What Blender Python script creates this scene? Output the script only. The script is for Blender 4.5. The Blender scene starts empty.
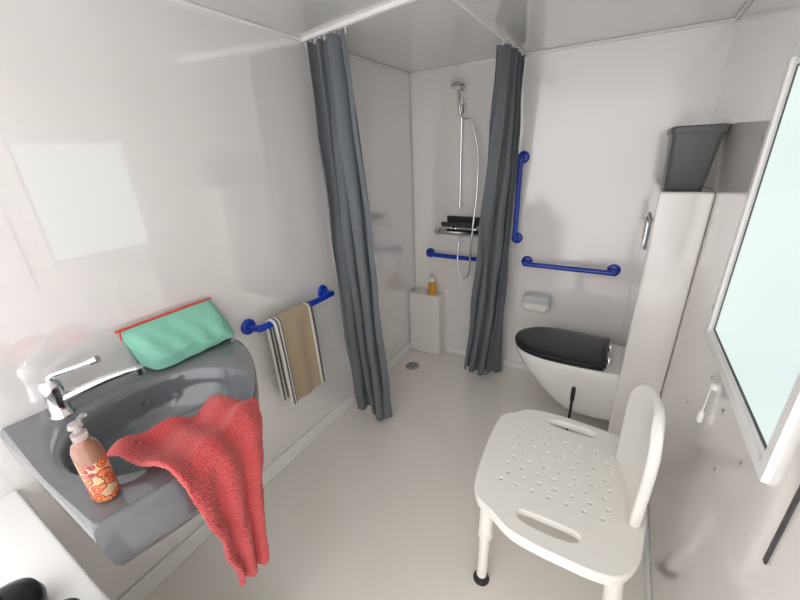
import bpy, bmesh, math, random
from mathutils import Vector, Matrix, noise
random.seed(4)
SC=bpy.context.scene
COL=SC.collection
# ---------------------------------------------------------------- materials
def srgb(r,g,b):
    f=lambda c:(c/255/12.92) if c/255<=.04045 else ((c/255+.055)/1.055)**2.4
    return (f(r),f(g),f(b),1)
def mat(name,col,rough=.5,metal=0,bump=0,bscale=50,var=0,vscale=3,spec=.5,coat=0,trans=0,ior=1.45,sheen=0,emit=None,es=0,cior=1.5,crough=.05):
    m=bpy.data.materials.new(name); m.use_nodes=True
    nt=m.node_tree; p=nt.nodes["Principled BSDF"]
    p.inputs["Base Color"].default_value=col
    p.inputs["Roughness"].default_value=rough
    p.inputs["Metallic"].default_value=metal
    p.inputs["Specular IOR Level"].default_value=spec
    p.inputs["Coat Weight"].default_value=coat
    p.inputs["Coat Roughness"].default_value=crough
    p.inputs["Coat IOR"].default_value=cior
    p.inputs["Transmission Weight"].default_value=trans
    p.inputs["IOR"].default_value=ior
    p.inputs["Sheen Weight"].default_value=sheen
    if emit:
        p.inputs["Emission Color"].default_value=emit
        p.inputs["Emission Strength"].default_value=es
    tc=nt.nodes.new("ShaderNodeTexCoord")
    if var:
        n=nt.nodes.new("ShaderNodeTexNoise"); n.inputs["Scale"].default_value=vscale; n.inputs["Detail"].default_value=4
        nt.links.new(tc.outputs["Object"],n.inputs["Vector"])
        mx=nt.nodes.new("ShaderNodeMix"); mx.data_type='RGBA'
        mx.inputs[6].default_value=tuple(c*(1-var) for c in col[:3])+(1,)
        mx.inputs[7].default_value=tuple(min(1,c*(1+var)) for c in col[:3])+(1,)
        nt.links.new(n.outputs["Fac"],mx.inputs[0]); nt.links.new(mx.outputs[2],p.inputs["Base Color"])
    if bump:
        n=nt.nodes.new("ShaderNodeTexNoise"); n.inputs["Scale"].default_value=bscale; n.inputs["Detail"].default_value=3
        nt.links.new(tc.outputs["Object"],n.inputs["Vector"])
        b=nt.nodes.new("ShaderNodeBump"); b.inputs["Strength"].default_value=bump; b.inputs["Distance"].default_value=.01
        nt.links.new(n.outputs["Fac"],b.inputs["Height"]); nt.links.new(b.outputs["Normal"],p.inputs["Normal"])
    return m
M={}
M['wall']=mat("wall_gelcoat",srgb(238,233,228),.18,bump=.008,bscale=3,coat=1,cior=1.6,crough=.09)
M['wallgloss']=mat("wall_gelcoat_polished",srgb(242,238,236),.30,coat=1,cior=2.6,crough=.03)
M['ceil']=mat("ceiling_gelcoat",srgb(222,220,217),.2,bump=.01,bscale=4,coat=.8,crough=.08)
M['floor']=mat("floor_gelcoat",srgb(246,240,231),.2,bump=.008,bscale=6,var=.01,coat=1,cior=1.7,crough=.09)
M['trim']=mat("trim_white",srgb(244,243,240),.3)
M['seam']=mat("silicone_seam",srgb(222,219,213),.4)
M['sink']=mat("grey_mineral_cast",srgb(106,109,113),.13,coat=.7,var=.04,vscale=30,cior=1.6)
M['chrome']=mat("chrome",srgb(225,226,228),.08,metal=1)
M['steel']=mat("brushed_steel",srgb(180,180,178),.3,metal=1)
M['blue']=mat("blue_nylon",srgb(8,56,176),.25,coat=.3)
M['curtain']=mat("curtain_grey",srgb(100,105,109),.6,bump=.1,bscale=300,var=.05,vscale=12,sheen=.2)
M['porc']=mat("white_porcelain",srgb(240,238,232),.1,coat=.5)
M['lid']=mat("dark_lid_plastic",srgb(40,43,46),.3)
M['chair']=mat("white_plastic",srgb(245,242,235),.35)
M['rubber']=mat("dark_rubber",srgb(50,46,44),.6)
M['bin']=mat("grey_bin_plastic",srgb(92,95,95),.4,bump=.05,bscale=60)
M['dark']=mat("dark_metal",srgb(58,58,60),.35)
M['black']=mat("black_plastic",srgb(18,18,20),.3)
M['mint']=mat("mint_fabric",srgb(142,208,184),.5,bump=.2,bscale=25,var=.04,vscale=15)
M['zip']=mat("coral_zip",srgb(235,72,66),.5)
M['red']=mat("red_terry",srgb(212,82,82),.95,bump=.8,bscale=230,var=.10,vscale=90,sheen=.25)
M['soap']=mat("amber_liquid",srgb(226,160,50),.15)
M['roll']=mat("paper",srgb(240,238,232),.8)
M['plastgrey']=mat("grey_plastic",srgb(206,209,210),.25)
M['plate']=mat("flush_plate_grey",srgb(140,142,143),.3,metal=.4)
M['clear']=mat("clear_cap",srgb(235,225,222),.1,trans=.6)
# striped hand towel
def stripe_mat():
    m=mat("beige_striped_terry",srgb(170,150,122),.95,bump=.5,bscale=300,sheen=.3)
    nt=m.node_tree; p=nt.nodes["Principled BSDF"]
    uv=nt.nodes.new("ShaderNodeUVMap"); sx=nt.nodes.new("ShaderNodeSeparateXYZ")
    cr=nt.nodes.new("ShaderNodeValToRGB"); cr.color_ramp.interpolation='CONSTANT'
    nt.links.new(uv.outputs[0],sx.inputs[0]); nt.links.new(sx.outputs[0],cr.inputs[0])
    e=cr.color_ramp.elements; e[0].position=0; e[0].color=srgb(235,232,228)
    e[1].position=.05; e[1].color=srgb(84,80,86)
    for pos,c in [(.09,(235,232,228)),(.13,(100,94,98)),(.16,(178,158,130)),(.88,(230,226,220)),(.94,(72,70,76))]:
        k=e.new(pos); k.color=srgb(*c)
    nt.links.new(cr.outputs[0],p.inputs["Base Color"]); return m
M['stripe']=stripe_mat()
def floral():
    m=mat("floral_pink_label",srgb(225,120,120),.12,coat=.6)
    nt=m.node_tree; p=nt.nodes["Principled BSDF"]
    tc=nt.nodes.new("ShaderNodeTexCoord"); v=nt.nodes.new("ShaderNodeTexVoronoi"); v.inputs["Scale"].default_value=52
    nt.links.new(tc.outputs["Object"],v.inputs["Vector"])
    cr=nt.nodes.new("ShaderNodeValToRGB"); cr.color_ramp.interpolation='CONSTANT'
    e=cr.color_ramp.elements; e[0].position=0; e[0].color=srgb(240,196,70)
    e[1].position=.16; e[1].color=srgb(216,84,56)
    for pos,c in [(.34,(236,140,84)),(.50,(176,58,70)),(.62,(232,186,140))]:
        k=e.new(pos); k.color=srgb(*c)
    nt.links.new(v.outputs["Distance"],cr.inputs[0])
    mx=nt.nodes.new("ShaderNodeMix"); mx.data_type='RGBA'; mx.blend_type='MULTIPLY'; mx.inputs[0].default_value=.35
    nt.links.new(cr.outputs[0],mx.inputs[6]); nt.links.new(v.outputs["Color"],mx.inputs[7])
    nt.links.new(mx.outputs[2],p.inputs["Base Color"]); return m
M['floral']=floral()
M['pinkliq']=mat("peach_liquid",srgb(230,160,130),.06,coat=.6,trans=.6)
M['pane']=mat("frosted_pane",srgb(90,100,99),.35,emit=srgb(219,233,230),es=1.0)

# ---------------------------------------------------------------- mesh helpers
def obj(name,me,m,parent=None,smooth=True):
    o=bpy.data.objects.new(name,me); COL.objects.link(o)
    if m: me.materials.append(m)
    if smooth:
        for p in me.polygons: p.use_smooth=True
    if parent: o.parent=parent
    return o
def empty(name):
    e=bpy.data.objects.new(name,None); COL.objects.link(e); e.empty_display_size=.05; return e
def bake(o):
    dg=bpy.context.evaluated_depsgraph_get(); dg.update()
    me=bpy.data.meshes.new_from_object(o.evaluated_get(dg))
    n=o.name; par=o.parent; mw=o.matrix_world.copy()
    bpy.data.objects.remove(o)
    q=bpy.data.objects.new(n,me); COL.objects.link(q); q.parent=par; q.matrix_world=mw
    return q
def box(name,lo,hi,m,parent=None,bev=0,seg=3):
    bm=bmesh.new(); bmesh.ops.create_cube(bm,size=1)
    for v in bm.verts:
        v.co=Vector([(lo[i]+hi[i])/2+v.co[i]*(hi[i]-lo[i]) for i in range(3)])
    if bev: bmesh.ops.bevel(bm,geom=list(bm.edges),offset=bev,segments=seg,affect='EDGES',profile=.5)
    me=bpy.data.meshes.new(name); bm.to_mesh(me); bm.free()
    return obj(name,me,m,parent,smooth=False)
def boxes(name,lst,m,parent=None):
    bm=bmesh.new()
    for lo,hi in lst:
        r=bmesh.ops.create_cube(bm,size=1)
        for v in r['verts']: v.co=Vector([(lo[i]+hi[i])/2+v.co[i]*(hi[i]-lo[i]) for i in range(3)])
    me=bpy.data.meshes.new(name); bm.to_mesh(me); bm.free()
    return obj(name,me,m,parent,smooth=False)
def catmull(pts,n=8,closed=False):
    pts=[Vector(p) for p in pts]; out=[]; N=len(pts)
    rng=range(N) if closed else range(N-1)
    for i in rng:
        if closed: p0,p1,p2,p3=pts[i-1],pts[i],pts[(i+1)%N],pts[(i+2)%N]
        else: p0,p1,p2,p3=pts[max(i-1,0)],pts[i],pts[i+1],pts[min(i+2,N-1)]
        for k in range(n):
            t=k/n
            out.append(.5*((2*p1)+(-p0+p2)*t+(2*p0-5*p1+4*p2-p3)*t*t+(-p0+3*p1-3*p2+p3)*t**3))
    if not closed: out.append(pts[-1])
    return out
def tube(name,pts,r,m,parent=None,smooth=0,seg=12,closed=False,radii=None):
    P=catmull(pts,smooth,closed) if smooth else [Vector(p) for p in pts]
    N=len(P); rings=[]
    up=None
    for i,p in enumerate(P):
        if closed: t=(P[(i+1)%N]-P[i-1]).normalized()
        else: t=(P[min(i+1,N-1)]-P[max(i-1,0)]).normalized()
        if up is None:
            up=Vector((0,0,1)) if abs(t.z)<.9 else Vector((1,0,0))
        s=t.cross(up).normalized(); up=s.cross(t).normalized()
        rr=r if radii is None else radii[0]+(radii[1]-radii[0])*i/(N-1)
        rings.append([p+(s*math.cos(a)+up*math.sin(a))*rr for a in [2*math.pi*k/seg for k in range(seg)]])
    return loft(name,rings,m,parent,cap=not closed,wrap=closed)
def loft(name,rings,m,parent=None,cap=True,wrap=False,close=True,smooth=True,capmode='ngon'):
    n=len(rings[0]); V=[tuple(v) for r in rings for v in r]; F=[]
    R=len(rings)
    for i in range(R if wrap else R-1):
        j=(i+1)%R
        for k in range(n if close else n-1):
            k2=(k+1)%n
            F.append((i*n+k,i*n+k2,j*n+k2,j*n+k))
    if cap and not wrap:
        F.append(tuple(range(n-1,-1,-1))); F.append(tuple((R-1)*n+k for k in range(n)))
    me=bpy.data.meshes.new(name); me.from_pydata(V,[],F)
    bm=bmesh.new(); bm.from_mesh(me); bmesh.ops.recalc_face_normals(bm,faces=bm.faces); bm.to_mesh(me); bm.free()
    o=obj(name,me,m,parent,smooth)
    if smooth:
        try: me.set_sharp_from_angle(angle=math.radians(50))
        except Exception: pass
    return o
def lathe(name,prof,loc,m,parent=None,seg=32,axis='z',sc=(1,1)):
    rings=[]
    for r,z in prof:
        ring=[]
        for k in range(seg):
            a=2*math.pi*k/seg; v=Vector((r*math.cos(a)*sc[0],r*math.sin(a)*sc[1],z))
            if axis=='x': v=Vector((v.z,v.x,v.y))
            if axis=='y': v=Vector((v.x,v.z,v.y))
            ring.append(v+Vector(loc))
        rings.append(ring)
    return loft(name,rings,m,parent)
def sheet(name,fn,nu,nv,m,parent=None,thick=0,sub=0):
    V=[];F=[];UV=[]
    for j in range(nv+1):
        for i in range(nu+1):
            V.append(tuple(fn(i/nu,j/nv))); UV.append((i/nu,j/nv))
    for j in range(nv):
        for i in range(nu):
            a=j*(nu+1)+i; F.append((a,a+1,a+nu+2,a+nu+1))
    me=bpy.data.meshes.new(name); me.from_pydata(V,[],F)
    uv=me.uv_layers.new(name="UVMap")
    for l in me.loops: uv.data[l.index].uv=UV[l.vertex_index]
    o=obj(name,me,m,parent)
    if thick:
        s=o.modifiers.new("s","SOLIDIFY"); s.thickness=thick; s.offset=0
    if sub:
        s=o.modifiers.new("u","SUBSURF"); s.levels=sub; s.render_levels=sub
    if thick or sub: o=bake(o)
    return o

# ---------------------------------------------------------------- room
XR,YB,ZC,YF=1.73,2.55,2.12,-.55
box("floor",(-.1,YF,-.1),(XR+.1,YB+.1,0),M['floor'])
box("ceiling",(-.1,YF,ZC),(XR+.1,YB+.1,ZC+.1),M['ceil'])
box("wall_left",(-.1,YF,0),(0,YB+.1,ZC),M['wallgloss'])
box("wall_back",(0,YB,0),(XR,YB+.1,ZC),M['wall'])
WY0,WY1,WZ0,WZ1=.80,1.42,1.02,1.78
boxes("wall_right",[((XR,YF,0),(XR+.1,YB+.1,WZ0)),((XR,YF,WZ1),(XR+.1,YB+.1,ZC)),((XR,YF,WZ0),(XR+.1,WY0,WZ1)),((XR,WY1,WZ0),(XR+.1,YB+.1,WZ1))],M['wall'])
# trims
t=.014
box("trim_1",(0,YF,ZC-t),(t,YB,ZC),M['trim'],bev=.004)
box("trim_2",(t,YB-t,ZC-t),(XR,YB,ZC),M['trim'],bev=.004)
box("trim_3",(XR-t,YF,ZC-t),(XR,YB-t,ZC),M['trim'],bev=.004)
box("trim_4",(0,YB-.01,0),(.01,YB,ZC-t),M['seam'],bev=.003)
box("baseboard_left",(0,YF,0),(.018,YB-.13,.085),M['trim'],bev=.006)
box("baseboard_back",(.3,YB-.014,0),(1.54,YB,.05),M['trim'],bev=.005)
box("baseboard_right",(XR-.014,YF,0),(XR,1.95,.06),M['trim'],bev=.005)
# window
w=empty("window_1")
def frame(nm,y0,y1,z0,z1,wd,x0,x1,m):
    boxes_l=[((x0,y0,z0),(x1,y1,z0+wd)),((x0,y0,z1-wd),(x1,y1,z1)),((x0,y0,z0+wd),(x1,y0+wd,z1-wd)),((x0,y1-wd,z0+wd),(x1,y1,z1-wd))]
    return boxes(nm,boxes_l,m,w)
frame("outer_frame",WY0-.025,WY1+.03,WZ0-.025,WZ1+.03,.026,XR-.012,XR+.03,M['trim'])
frame("sash",WY0,WY1,WZ0,WZ1,.014,XR-.004,XR+.02,M['trim'])
frame("gasket",WY0+.014,WY1-.014,WZ0+.014,WZ1-.014,.005,XR-.003,XR+.016,M['dark'])
box("pane",(XR+.0,WY0+.018,WZ0+.018),(XR+.008,WY1-.018,WZ1-.018),M['pane'],w)
# boxing (cistern casing)
BX,BY=1.54,1.95
box("wall_cistern_casing",(BX,BY,0),(XR-.001,YB-.001,1.405),M['wall'],bev=.01)
fp=empty("flush_plate")
box("plate",(BX-.008,2.08,1.12),(BX,2.30,1.27),M['plate'],fp,bev=.003)
box("button_small",(BX-.013,2.10,1.14),(BX-.006,2.16,1.25),M['chrome'],fp,bev=.002)
box("button_large",(BX-.013,2.17,1.14),(BX-.006,2.28,1.25),M['plate'],fp,bev=.002)
# corner shower ledge
box("shower_ledge",(.0,2.42,0),(.28,YB,.54),M['wall'],bev=.02,seg=4)
# screw caps on right wall
sc=empty("screw_caps")
for i,(y,z) in enumerate([(1.5,1.08),(1.52,1.6),(1.1,.93),(1.28,.93),(.9,.93),(1.02,.80),(1.45,.72)]):
    lathe("cap_%d"%i,[(.005,-.003),(.005,0),(.001,.0)],(XR-.0005,y,z),M['steel'],sc,seg=12,axis='x')
# pull cord
pc=empty("pull_cord_handle")
tube("cord",[(XR-.01,1.22,.93),(XR-.012,1.22,.84)],.0018,M['trim'],pc)
lathe("knob",[(.004,.04),(.008,.035),(.009,.01),(.006,0)],(XR-.012,1.22,.80),M['trim'],pc,seg=16)
lathe("mount",[(.011,-.010),(.011,0),(.002,.001)],(XR,1.22,.93),M['trim'],pc,seg=16,axis='x')
box("door_latch_strip",(XR-.004,.676,.90),(XR,.686,1.35),M['dark'],bev=.001)
# near side cabinet
box("side_cabinet",(0,-.5,0),(.80,.080,.73),M['trim'],bev=.008)
for (cx,cy,r) in [(.60,.0,.95),(.47,-.04,1.15)]:
    kb=empty("black_toiletry_case")
    lathe("case_body",[(.03*r,0),(.045*r,.01),(.05*r,.04),(.045*r,.065),(.025*r,.08),(.002,.083)],(cx,cy,.73),M['black'],kb)
    tube("case_handle",[(cx-.03,cy,.80),(cx-.02,cy,.825),(cx+.02,cy,.825),(cx+.03,cy,.80)],.005,M['black'],kb,smooth=6)

# ---------------------------------------------------------------- washbasin
wb=empty("washbasin")
ZS=.925
out_pts=catmull([(0.001,.80,0),(.10,.795,0),(.24,.755,0),(.37,.68,0),(.49,.585,0),(.58,.485,0),(.625,.37,0),(.625,.25,0),(.595,.10,0)],10)
corner=[Vector((.595-.595*k/14,.10,0)) for k in range(1,15)]
wallp=[Vector((.001,.10+.70*k/20,0)) for k in range(1,20)]
OUT=out_pts+corner+wallp
cen=Vector((.345,.385,0))
bowl_a,bowl_b=.22,.235
def bowlp(p,s=1,z=0,cx=None):
    d=(p-cen); an=math.atan2(d.y,d.x)
    r=1/(( (math.cos(an)/bowl_a)**2+(math.sin(an)/bowl_b)**2)**.5)
    c=cen if cx is None else cx
    return Vector((c.x+math.cos(an)*r*s,c.y+math.sin(an)*r*s,z))
rings=[]
dc=Vector((.26,.36,0))
for s,z in [(.10,.770),(.3,.772),(.55,.784),(.75,.81),(.88,.845),(.95,.880),(.99,.908),(1.02,.920),(1.05,ZS+.002)]:
    c=dc.lerp(cen,min(1,s)**1.5)
    rings.append([bowlp(p,s,z,c) for p in OUT])
def inset(p,f): # move toward centre
    q=cen+(p-cen)*f; return q
for f,z in [(.5,ZS+.001),(.9,ZS+.002)]:
    rings.append([ (bowlp(p,1.05)).lerp(p,f).xy.to_3d()+Vector((0,0,z)) for p in OUT])
def wk(p,f):
    q=inset(p,f); 
    if p.x<.01: q.x=.001
    return q
for f,z in [(.955,ZS+.001),(.98,ZS-.004),(.995,ZS-.018),(1.0,ZS-.036),(.99,ZS-.08),(.96,ZS-.13),(.92,ZS-.155),(.82,ZS-.17),(.6,ZS-.19),(.3,ZS-.21)]:
    rings.append([wk(p,f)+Vector((0,0,z)) for p in OUT])
loft("basin",rings,M['sink'],wb)
lathe("drain_ring",[(.034,0),(.036,.004),(.03,.006),(.029,.004)],(dc.x,dc.y,.770),M['chrome'],wb)
lathe("drain_plug",[(.024,0),(.024,.020),(.031,.026),(.022,.034),(.002,.036)],(dc.x,dc.y,.772),M['chrome'],wb)
lathe("overflow",[(.010,0),(.012,.003),(.008,.004)],(.158,.40,.87),M['chrome'],wb,axis='x')
tube("trap",[(.26,.36,.74),(.26,.36,.58),(.24,.36,.54),(.20,.36,.54),(.18,.36,.58),(.16,.36,.62),(.03,.36,.62),(0.003,.36,.62)],.018,M['chrome'],wb,smooth=4)
# tap
tp=empty("lever_mixer_tap")
fx,fy=.085,.225
lathe("body",[(.030,0),(.030,.006),(.025,.012),(.024,.075),(.026,.08),(.026,.105),(.019,.118),(.002,.12)],(fx,fy,ZS+.003),M['chrome'],tp)
tube("spout",[(fx,fy,ZS+.05),(fx+.03,fy+.055,ZS+.065),(fx+.065,fy+.12,ZS+.082),(fx+.095,fy+.18,ZS+.085)],.011,M['chrome'],tp,smooth=6,radii=(.017,.011))
lathe("aerator",[(.012,-.02),(.012,.002),(.006,.006)],(fx+.097,fy+.184,ZS+.085),M['chrome'],tp,seg=20)
tube("lever",[(fx,fy,ZS+.118),(fx+.005,fy+.01,ZS+.132),(fx+.035,fy+.05,ZS+.142),(fx+.075,fy+.085,ZS+.156)],.0075,M['chrome'],tp,smooth=6)
tube("lever_grip",[(fx+.075,fy+.085,ZS+.156),(fx+.09,fy+.10,ZS+.163)],.011,M['chrome'],tp,seg=16)
# soap bottle
sb=empty("floral_soap_bottle")
bl=(.525,.158,ZS+.003)
lathe("bottle",[(.026,0),(.031,.003),(.032,.01),(.032,.105)],bl,M['floral'],sb,sc=(1,.8))
lathe("shoulder",[(.032,.105),(.031,.13),(.025,.143),(.014,.15),(.013,.157)],bl,M['pinkliq'],sb,sc=(1,.8))
lathe("collar",[(.013,.155),(.014,.157),(.014,.170),(.006,.173),(.006,.185)],bl,M['clear'],sb)
lathe("pump_head",[(.011,.183),(.013,.185),(.011,.194),(.003,.197)],bl,M['clear'],sb)
tube("nozzle",[(bl[0],bl[1],bl[2]+.190),(bl[0]-.025,bl[1]+.02,bl[2]+.189),(bl[0]-.034,bl[1]+.027,bl[2]+.182)],.004,M['clear'],sb,smooth=4)
# mint pouch (leaning on the wall, zip along the top edge)
mp=empty("mint_pouch")
def pfn(u,v):
    e=min(u,1-u)
    cr=(1-max(0,1-e/.07)**2)
    ec=1-max(0,1-e/.16)**2
    H=.155; th=.078*(.35+.65*ec)*cr+.004
    lift=.022*(1-cr)
    if v<.5:
        s=1-2*v
        y2=.440+.335*u+(.022+.02*u)*(1-s)
        z=ZS+.008+lift+(H-lift)*s
        x=.050-.028*s+th*(math.sin(math.pi*min(1,(1-s)*.60))**.9 if s<1 else 0)
        x+=(.008*noise.noise(Vector((u*6,s*5,1)))+.003*math.sin(u*31+s*5))*(1-s)**.5*min(1,(1-s)*4)
    else:
        s=2*v-1
        y2=.440+.335*u+(.022+.02*u)*(1-s)
        z=ZS+.008+lift+(H-lift)*s
        x=.028-.010*s+.004*s
    return (x,y2,z)
sheet("bag",pfn,48,60,M['mint'],mp)
tube("zip",[(.025,.433,ZS+.164),(.025,.52,ZS+.165),(.025,.62,ZS+.165),(.025,.71,ZS+.165),(.026,.778,ZS+.164)],.0045,M['zip'],mp,smooth=5,seg=8)
tube("zip_pull",[(.030,.443,ZS+.162),(.04,.438,ZS+.152),(.045,.434,ZS+.137)],.003,M['zip'],mp,smooth=3,seg=8)
# red towel
def red(u,v):
    b0=Vector((.628,.245,ZS+.018)); b1=Vector((.580,.520,ZS+.018))
    if v<.40:
        s=v/.40
        a0=Vector((.435,.205,ZS+.012)); a1=Vector((.415,.485,ZS-.015))
        A=a0.lerp(a1,u); B=b0.lerp(b1,u); p=A.lerp(B,s)
        sag=math.sin(math.pi*min(1,s))*math.sin(math.pi*u)*.02
        p.z+=.014+.010*math.sin(u*15+2*s)+.007*math.sin(s*9+u*5)-sag
        p.x-=.03*math.sin(u*6.5)*(1-s)*.6
    else:
        s=(v-.40)/.60
        c0=Vector((.665,.290,.545)); c1=Vector((.655,.392,.51))
        B=b0.lerp(b1,u); Cc=c0.lerp(c1,u)
        k=s
        p=Vector((0,0,0))
        over=min(1,s/.12)
        p.z=B.z+(Cc.z-B.z)*k
        kk=k**.8
        p.y=B.y+(Cc.y-B.y)*kk
        p.x=B.x+.038*math.sin(over*math.pi/2)+(Cc.x-B.x-.0)*k*.8
        p.x+=.014*math.sin(u*16+2*s)*min(1,s*4)
        p.z+=.012*math.sin(u*15+2)*(1-s)+.014
    n=noise.noise(p*14)*.006
    return p+Vector((n,n,n))
rt=sheet("red_towel",red,60,110,M['red'],None,thick=.014,sub=1)
for v in rt.data.vertices:      # terry loops
    v.co+=Vector((1,1,1))*.0022*noise.noise(v.co*190)

# ---------------------------------------------------------------- grab rails
def flange(nm,loc,ax,sgn,par):
    pr=[(.038,0),(.038,.008*sgn),(.034,.013*sgn),(.018,.016*sgn)]
    lathe(nm,pr,loc,M['blue'],par,axis=ax,seg=28)
def rail(p0,p1,ax,wall,sgn,off=.075,r=.016):
    g=empty("grab_rail")
    i='xyz'.index(ax); p0=Vector(p0);p1=Vector(p1); d=(p1-p0).normalized()
    w0=p0.copy();w1=p1.copy(); w0[i]=wall; w1[i]=wall
    n=Vector((0,0,0)); n[i]=sgn
    pts=[w0,w0+n*off*.55,w0+n*off*.9+d*.012,w0+n*off+d*.04,w1+n*off-d*.04,w1+n*off*.9-d*.012,w1+n*off*.55,w1]
    tube("bar",pts,r,M['blue'],g,smooth=5,seg=16)
    flange("flange_1",w0,ax,sgn,g); flange("flange_2",w1,ax,sgn,g)
    return g
rail((0,.93,.885),(0,1.44,.885),'x',0,1)
rail((.90,YB,.87),(1.43,YB,.87),'y',YB,-1)
rail((.82,YB,1.03),(.82,YB,1.55),'y',YB,-1)
rail((.15,YB,.86),(.62,YB,.86),'y',YB,-1,off=.055)
# hand towel on rail
RZ,RX=.885,.075
def ht(u,v):
    y=1.0+.25*u; L=.47
    s=v*(L*2+.06)-L-.03   # -back .. front
    fold=.006*math.sin(u*14+1)
    if s<-.03: x=RX-.020; z=RZ-(-s-.03); y+=.02*(-s)-.015
    elif s>.03: x=RX+.022+fold*min(1,(s-.03)*6)+.01*(s-.03); z=RZ-(s-.03); y+=.02*s
    else:
        a=(s/.03)*math.pi/2; x=RX+.021*math.sin(a); z=RZ+.021*math.cos(a); y-=.015*(.5-.5*s/.03)
    if s<-.03: z=RZ-(-s-.03)*.96
    return (x,y,z)
sheet("striped_hand_towel",ht,30,120,M['stripe'],None,thick=.007)

# ---------------------------------------------------------------- shower
rl=empty("shower_curtain_rail")
def bar(nm,a,b,wd,m,par,z0,z1):
    a=Vector(a);b=Vector(b);d=(b-a).normalized();n=Vector((-d.y,d.x))*wd/2
    r=[[(q.x+sx*n.x,q.y+sx*n.y,z) for sx,z in ((-1,z0),(1,z0),(1,z1),(-1,z1))] for q in (a,b)]
    return loft(nm,r,m,par,smooth=False)
bar("rail_lateral",(0.001,1.515),(.785,1.38),.016,M['trim'],rl,ZC-.016,ZC)
bar("rail_depth",(.78,1.38),(.78,YB-.001),.016,M['trim'],rl,ZC-.016,ZC)
def curtain(tl,tr,ml,mr,bl_,br,nf,amp,ph,zb=.04):
    g=empty("shower_curtain")
    T=[Vector(tl),Vector(tr)];Mm=[Vector(ml),Vector(mr)];B=[Vector(bl_),Vector(br)]
    def f(u,v):
        def q(a,b,c): 
            return a*((1-v)*(1-2*v))+b*(4*v*(1-v))+c*(v*(2*v-1))
        L=q(T[0],Mm[0],B[0]); R=q(T[1],Mm[1],B[1])
        uu=u+.025*math.sin(u*9+ph+2*v)
        p=L.lerp(R,uu); d=(R-L).normalized(); n=Vector((-d.y,d.x,0))
        am=amp*(.7+.4*v)*(1+.35*math.sin(u*11+ph))
        p+=n*am*math.sin(2*math.pi*nf*u+1.1*math.sin(v*2.4+u*4+ph))
        p+=n*amp*.22*math.sin(2*math.pi*(nf*2+1)*u+3*v+ph)*(1-v)
        p+=n*.010*noise.noise(Vector((u*5,v*9,ph)))+d*.012*noise.noise(Vector((u*4+7,v*6,ph)))
        p+=d*am*.35*math.sin(4*math.pi*nf*u+v*2)
        z=(ZC-.030)+(zb-(ZC-.030))*v+.012*math.sin(u*7+ph)*v
        return (max(p.x,.004),min(p.y,YB-.02),z)
    sheet("cloth",f,240,90,M['curtain'],g)
    for i in range(nf*2+1):
        p=T[0].lerp(T[1],i/nf/2)
        tube("hook_%d"%i,[(p.x,p.y,ZC-.017),(p.x,p.y,ZC-.040)],.003,M['trim'],g,seg=8)
    return g
curtain((.03,1.508,0),(.30,1.465,0),(.045,1.51,0),(.36,1.49,0),(.095,1.56,0),(.36,1.54,0),4,.036,.3)
curtain((.78,2.10,0),(.78,2.47,0),(.69,2.17,0),(.81,2.41,0),(.56,2.30,0),(.81,2.36,0),4,.034,1.7,zb=.03)
# riser, head, mixer
sh=empty("shower_set")
xr=.412
tube("riser",[(xr,YB-.05,1.22),(xr,YB-.05,1.92)],.010,M['chrome'],sh,seg=16)
for i,z in enumerate([1.25,1.89]):
    tube("riser_mount_%d"%i,[(xr,YB,z),(xr,YB-.05,z)],.012,M['chrome'],sh,seg=16)
    lathe("riser_cap_%d"%i,[(.014,-.02),(.014,.02)],(xr,YB-.05,z),M['chrome'],sh,seg=16)
lathe("slider",[(.018,-.03),(.022,-.02),(.022,.02),(.018,.03)],(xr,YB-.052,1.86),M['chrome'],sh,seg=20)
tube("handle",[(xr,YB-.075,1.83),(xr,YB-.10,1.90),(xr+.015,YB-.14,1.965)],.012,M['chrome'],sh,smooth=5)
h=lathe("hand_shower",[(.012,.02),(.03,.016),(.046,.004),(.048,-.006),(.042,-.010)],(0,0,0),M['chrome'],sh)
h.rotation_euler=(math.radians(-25),0,0); h.location=(xr+.017,YB-.155,1.975)
tube("mixer_body",[(.27,YB-.06,1.05),(.56,YB-.06,1.05)],.022,M['chrome'],sh,seg=24)
tube("mixer_knob_1",[(.225,YB-.06,1.05),(.265,YB-.06,1.05)],.026,M['chrome'],sh,seg=24)
tube("mixer_knob_2",[(.565,YB-.06,1.05),(.605,YB-.06,1.05)],.026,M['chrome'],sh,seg=24)
for i,x in enumerate([.34,.49]):
    tube("inlet_%d"%i,[(x,YB,1.05),(x,YB-.06,1.05)],.016,M['chrome'],sh,seg=16)
    lathe("rosette_%d"%i,[(.034,0),(.034,-.006),(.02,-.012)],(x,YB,1.05),M['chrome'],sh,axis='y')
box("soap_tray",(.30,YB-.13,1.10),(.56,YB-.01,1.115),M['dark'],sh,bev=.005)
box("soap_tray_rim",(.30,YB-.13,1.115),(.56,YB-.12,1.135),M['dark'],sh,bev=.003)
box("soap_tray_back",(.30,YB-.02,1.115),(.56,YB-.004,1.16),M['dark'],sh,bev=.003)
tube("hose",[(.42,YB-.06,1.03),(.42,YB-.085,.95),(.425,YB-.10,.82),(.455,YB-.105,.72),(.51,YB-.10,.76),(.535,YB-.14,.95),(.55,YB-.15,1.12),(.56,YB-.12,1.35),(.545,YB-.09,1.6),(.49,YB-.085,1.78),(.44,YB-.08,1.80),(xr,YB-.075,1.83)],.007,M['chrome'],sh,smooth=8,seg=10)
# shampoo
sp_=empty("shampoo_bottle")
lathe("bottle",[(.028,0),(.032,.004),(.032,.085),(.026,.10),(.014,.108)],(.20,2.47,.54),M['soap'],sp_,sc=(1,.7))
lathe("cap",[(.016,.106),(.016,.135),(.013,.14),(.002,.14)],(.20,2.47,.54),M['trim'],sp_)
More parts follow.
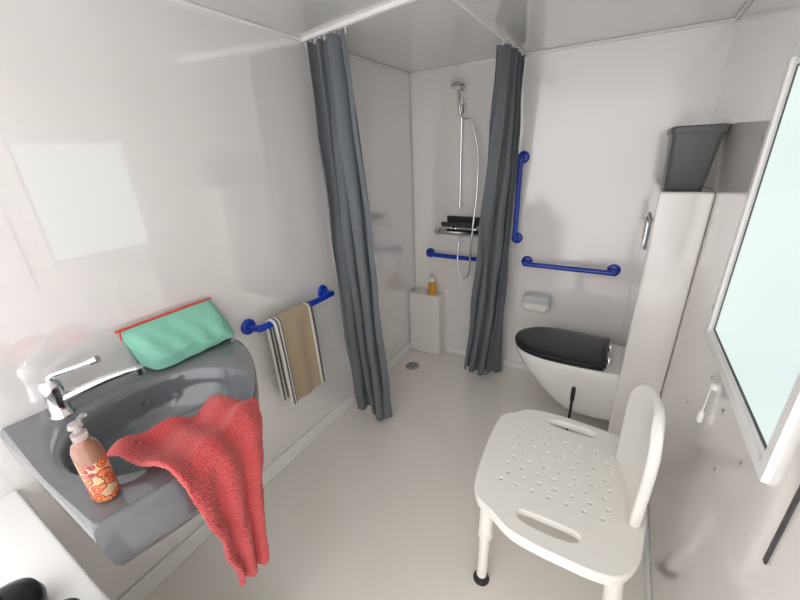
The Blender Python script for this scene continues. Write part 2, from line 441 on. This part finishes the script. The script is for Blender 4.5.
# drain
fd=empty("floor_drain")
lathe("ring",[(.058,0),(.058,.003),(.05,.005),(.048,.003)],(.15,2.20,0),M['steel'],fd)
lathe("grate",[(.046,0),(.046,.003),(.002,.0035)],(.15,2.20,0),M['steel'],fd)
for i in range(6):
    an=i*math.pi/3
    box("slot_%d"%i,(.15+.028*math.cos(an)-.006,2.20+.028*math.sin(an)-.006,.003),(.15+.028*math.cos(an)+.006,2.20+.028*math.sin(an)+.006,.0042),M['black'],fd)

# ---------------------------------------------------------------- toilet
to=empty("wall_hung_toilet")
TY=2.17
def tout(xf,xb,hw,z,n=48,pw=2.3,yb=TY):
    L=xb-xf; pts=[]
    a=L*.55; cx=xf+a
    for k in range(n+1):
        an=math.pi/2+math.pi*k/n
        c,s=math.cos(an),math.sin(an)
        pts.append(Vector((cx+a*(-1)*abs(c)**(2/pw),yb+hw*math.copysign(abs(s)**(2/pw),s),z)))
    m=6
    for k in range(1,m+1): pts.append(Vector((cx+(xb-cx)*k/m,yb-hw*(1-.10*(k/m)**2),z)))
    for k in range(m,0,-1): pts.append(Vector((cx+(xb-cx)*k/m,yb+hw*(1-.10*(k/m)**2),z)))
    return pts
XB=BX
R=[tout(1.26,XB,.12,.10),tout(1.22,XB,.14,.115),tout(1.17,XB,.155,.16),tout(1.09,XB,.172,.24),tout(1.01,XB,.184,.33),tout(.97,XB,.193,.40),tout(.955,XB,.198,.445),tout(.962,XB,.194,.454)]
loft("bowl",R,M['porc'],to)
loft("seat",[tout(.962,1.46,.19,.454),tout(.955,1.465,.197,.458),tout(.955,1.465,.197,.468),tout(.962,1.46,.19,.472)],M['lid'],to)
loft("lid",[tout(.96,1.47,.190,.474),tout(.95,1.475,.199,.478),tout(.95,1.475,.199,.486),tout(.962,1.468,.19,.493),tout(1.0,1.44,.155,.497),tout(1.1,1.36,.07,.499)],M['lid'],to)
for i,s in enumerate([-.08,.08]):
    lathe("hinge_%d"%i,[(.016,0),(.016,.035),(.012,.04)],(1.485,TY+s,.452),M['chrome'],to,seg=16)
# dispenser
dp=empty("toilet_paper_dispenser")
box("holder",(.91,YB-.10,.55),(1.09,YB,.645),M['porc'],dp,bev=.018,seg=4)
box("cover",(.915,YB-.108,.60),(1.085,YB-.012,.655),M['plastgrey'],dp,bev=.014,seg=4)
tube("roll",[(.93,YB-.075,.565),(1.07,YB-.075,.565)],.03,M['roll'],dp,seg=24)
# brush
tb=empty("toilet_brush")
lathe("holder",[(.045,0),(.05,.004),(.048,.14),(.044,.15),(.040,.15),(.040,.01)],(1.345,1.78,0),M['porc'],tb)
tube("stick",[(1.345,1.78,.02),(1.345,1.78,.44)],.007,M['black'],tb)
lathe("grip",[(.007,0),(.011,.01),(.011,.08),(.007,.09)],(1.345,1.78,.36),M['black'],tb,seg=16)

# ---------------------------------------------------------------- waste bin
wbk=empty("waste_bin")
def rr(x0,x1,y0,y1,z,r=.02):
    pts=[]
    for cx,cy,a0 in [(x1-r,y1-r,0),(x0+r,y1-r,90),(x0+r,y0+r,180),(x1-r,y0+r,270)]:
        for k in range(7):
            a=math.radians(a0+15*k); pts.append(Vector((cx+r*math.cos(a),cy+r*math.sin(a),z)))
    return pts
z0=1.405
loft("body",[rr(1.560,1.690,2.02,2.20,z0),rr(1.557,1.693,2.015,2.205,z0+.006),rr(1.545,1.715,1.985,2.235,z0+.235),rr(1.548,1.712,1.988,2.232,z0+.235),rr(1.566,1.688,2.02,2.2,z0+.01)],M['bin'],wbk)
loft("rim",[rr(1.54,1.72,1.98,2.24,z0+.225),rr(1.537,1.723,1.977,2.243,z0+.232),rr(1.537,1.723,1.977,2.243,z0+.25),rr(1.543,1.717,1.983,2.237,z0+.255),rr(1.551,1.709,1.991,2.229,z0+.25),rr(1.551,1.709,1.991,2.229,z0+.225)],M['bin'],wbk)

# ---------------------------------------------------------------- shower chair
ch=empty("shower_chair")
SZ=.495
def poly2d(name,loops,ext,bev,m,parent,z):
    c=bpy.data.curves.new(name,'CURVE'); c.dimensions='2D'; c.fill_mode='BOTH'; c.extrude=ext; c.bevel_depth=bev; c.bevel_resolution=3
    for L in loops:
        s=c.splines.new('POLY'); s.points.add(len(L)-1); s.use_cyclic_u=True
        for i,p in enumerate(L): s.points[i].co=(p[0],p[1],0,1)
    o=bpy.data.objects.new(name,c); COL.objects.link(o); c.materials.append(m); o.location=(0,0,z)
    bpy.context.view_layer.update()
    o=bake(o); o.parent=parent
    for p in o.data.polygons: p.use_smooth=True
    try: o.data.set_sharp_from_angle(angle=math.radians(40))
    except Exception: pass
    return o
outl=[(1.108,.985,0),(1.098,1.10,0),(1.090,1.24,0),(1.100,1.345,0),(1.145,1.390,0),(1.19,1.435,0),(1.29,1.456,0),(1.44,1.450,0),(1.55,1.428,0),(1.600,1.37,0),(1.622,1.28,0),(1.63,1.15,0),(1.625,1.02,0),(1.605,.90,0),(1.55,.832,0),(1.42,.820,0),(1.28,.828,0),(1.20,.868,0),(1.135,.905,0)]
outer=catmull(outl,6,True)
def slot(cx,cy,hx,hy,bow):
    pts=[]
    for k in range(40):
        a=2*math.pi*k/40; c,s=math.cos(a),math.sin(a)
        x=cx+hx*math.copysign(abs(c)**.6,c); y=cy+hy*math.copysign(abs(s)**.8,s)+bow*(1-((x-cx)/hx)**2)
        pts.append((x,y))
    return pts
loops=[outer,slot(1.375,1.395,.097,.028,.006),slot(1.365,.900,.100,.029,-.006)]
for i in range(7):
    for j in range(8):
        x=1.19+i*.054+(j%2)*.014; y=1.005+j*.0415
        if 1.17<x<1.54: loops.append([(x+.0102*math.cos(a*math.pi/6),y+.0102*math.sin(a*math.pi/6)) for a in range(12)])
poly2d("seat",loops,.007,.006,M['chair'],ch,SZ-.013)
# skirt under seat
def ringo(f,z): 
    cc=Vector((1.365,1.15,0)); return [cc+(p-cc)*f+Vector((0,0,z)) for p in outer]
loft("skirt",[ringo(.99,SZ-.016),ringo(1.0,SZ-.045),ringo(.975,SZ-.05),ringo(.965,SZ-.045),ringo(.965,SZ-.022)],M['chair'],ch,cap=False)
legs=[((1.165,.945),(1.158,.94)),((1.165,1.33),(1.145,1.36)),((1.56,.92),(1.60,.90)),((1.56,1.36),(1.66,1.33))]
for i,(a,b) in enumerate(legs):
    T=Vector((a[0],a[1],SZ-.02)); B=Vector((b[0],b[1],.012))
    m1=T.lerp(B,.45)
    tube("leg_%d"%(i+1),[T,m1],.026,M['chair'],ch,seg=24)
    tube("leg_collar_%d"%(i+1),[T.lerp(B,.42),T.lerp(B,.47)],.028,M['chair'],ch,seg=24)
    tube("leg_ext_%d"%(i+1),[m1,B],.020,M['chair'],ch,seg=24)
    lathe("foot_%d"%(i+1),[(.030,0),(.032,.004),(.026,.022),(.021,.03)],(B.x,B.y,0),M['rubber'],ch,seg=24)
def back(u,v):
    uu=2*u-1
    wv=1-.08*(1-v)**2
    if v>.6: wv*= (1-((v-.6)/.4)**3*.30)
    c=Vector((1.592,1.16)); hv=Vector((-.026,.160))
    q=c+hv*uu*wv
    top=.400*(1-.10*uu**4)
    z=SZ-.005+top*v
    x=q.x-.018*uu**2+.000*v
    return (x,q.y,z)
b=sheet("backrest",back,16,12,M['chair'],ch,thick=.032,sub=2)
for i,y in enumerate([1.09,1.22]):
    tube("back_post_%d"%(i+1),[(1.60,y,SZ-.03),(1.605,y,SZ+.02),(1.605,y,SZ+.10)],.014,M['chair'],ch,smooth=4,seg=16)

# ---------------------------------------------------------------- camera
cam=bpy.data.cameras.new("camera"); cam.sensor_width=36; cam.lens=362/800*36; cam.clip_start=.01
co=bpy.data.objects.new("camera",cam); COL.objects.link(co)
down=Vector((40,900,362)).normalized()
a=Vector((233,-155,362)); a=(a-a.dot(down)*down).normalized()
lat=down.cross(a)
if lat.x<0: lat=-lat
X=Vector((lat.x,a.x,-down.x)); Y=-Vector((lat.y,a.y,-down.y)); Z=-Vector((lat.z,a.z,-down.z))
mw=Matrix(((X.x,Y.x,Z.x,1.41),(X.y,Y.y,Z.y,0),(X.z,Y.z,Z.z,1.6),(0,0,0,1)))
co.matrix_world=mw
SC.camera=co
# ---------------------------------------------------------------- light
wd=bpy.data.worlds.new("world"); SC.world=wd; wd.use_nodes=True
bg=wd.node_tree.nodes["Background"]; bg.inputs[0].default_value=(.985,.985,1,1); bg.inputs[1].default_value=2.85
SC.view_settings.view_transform='Standard'
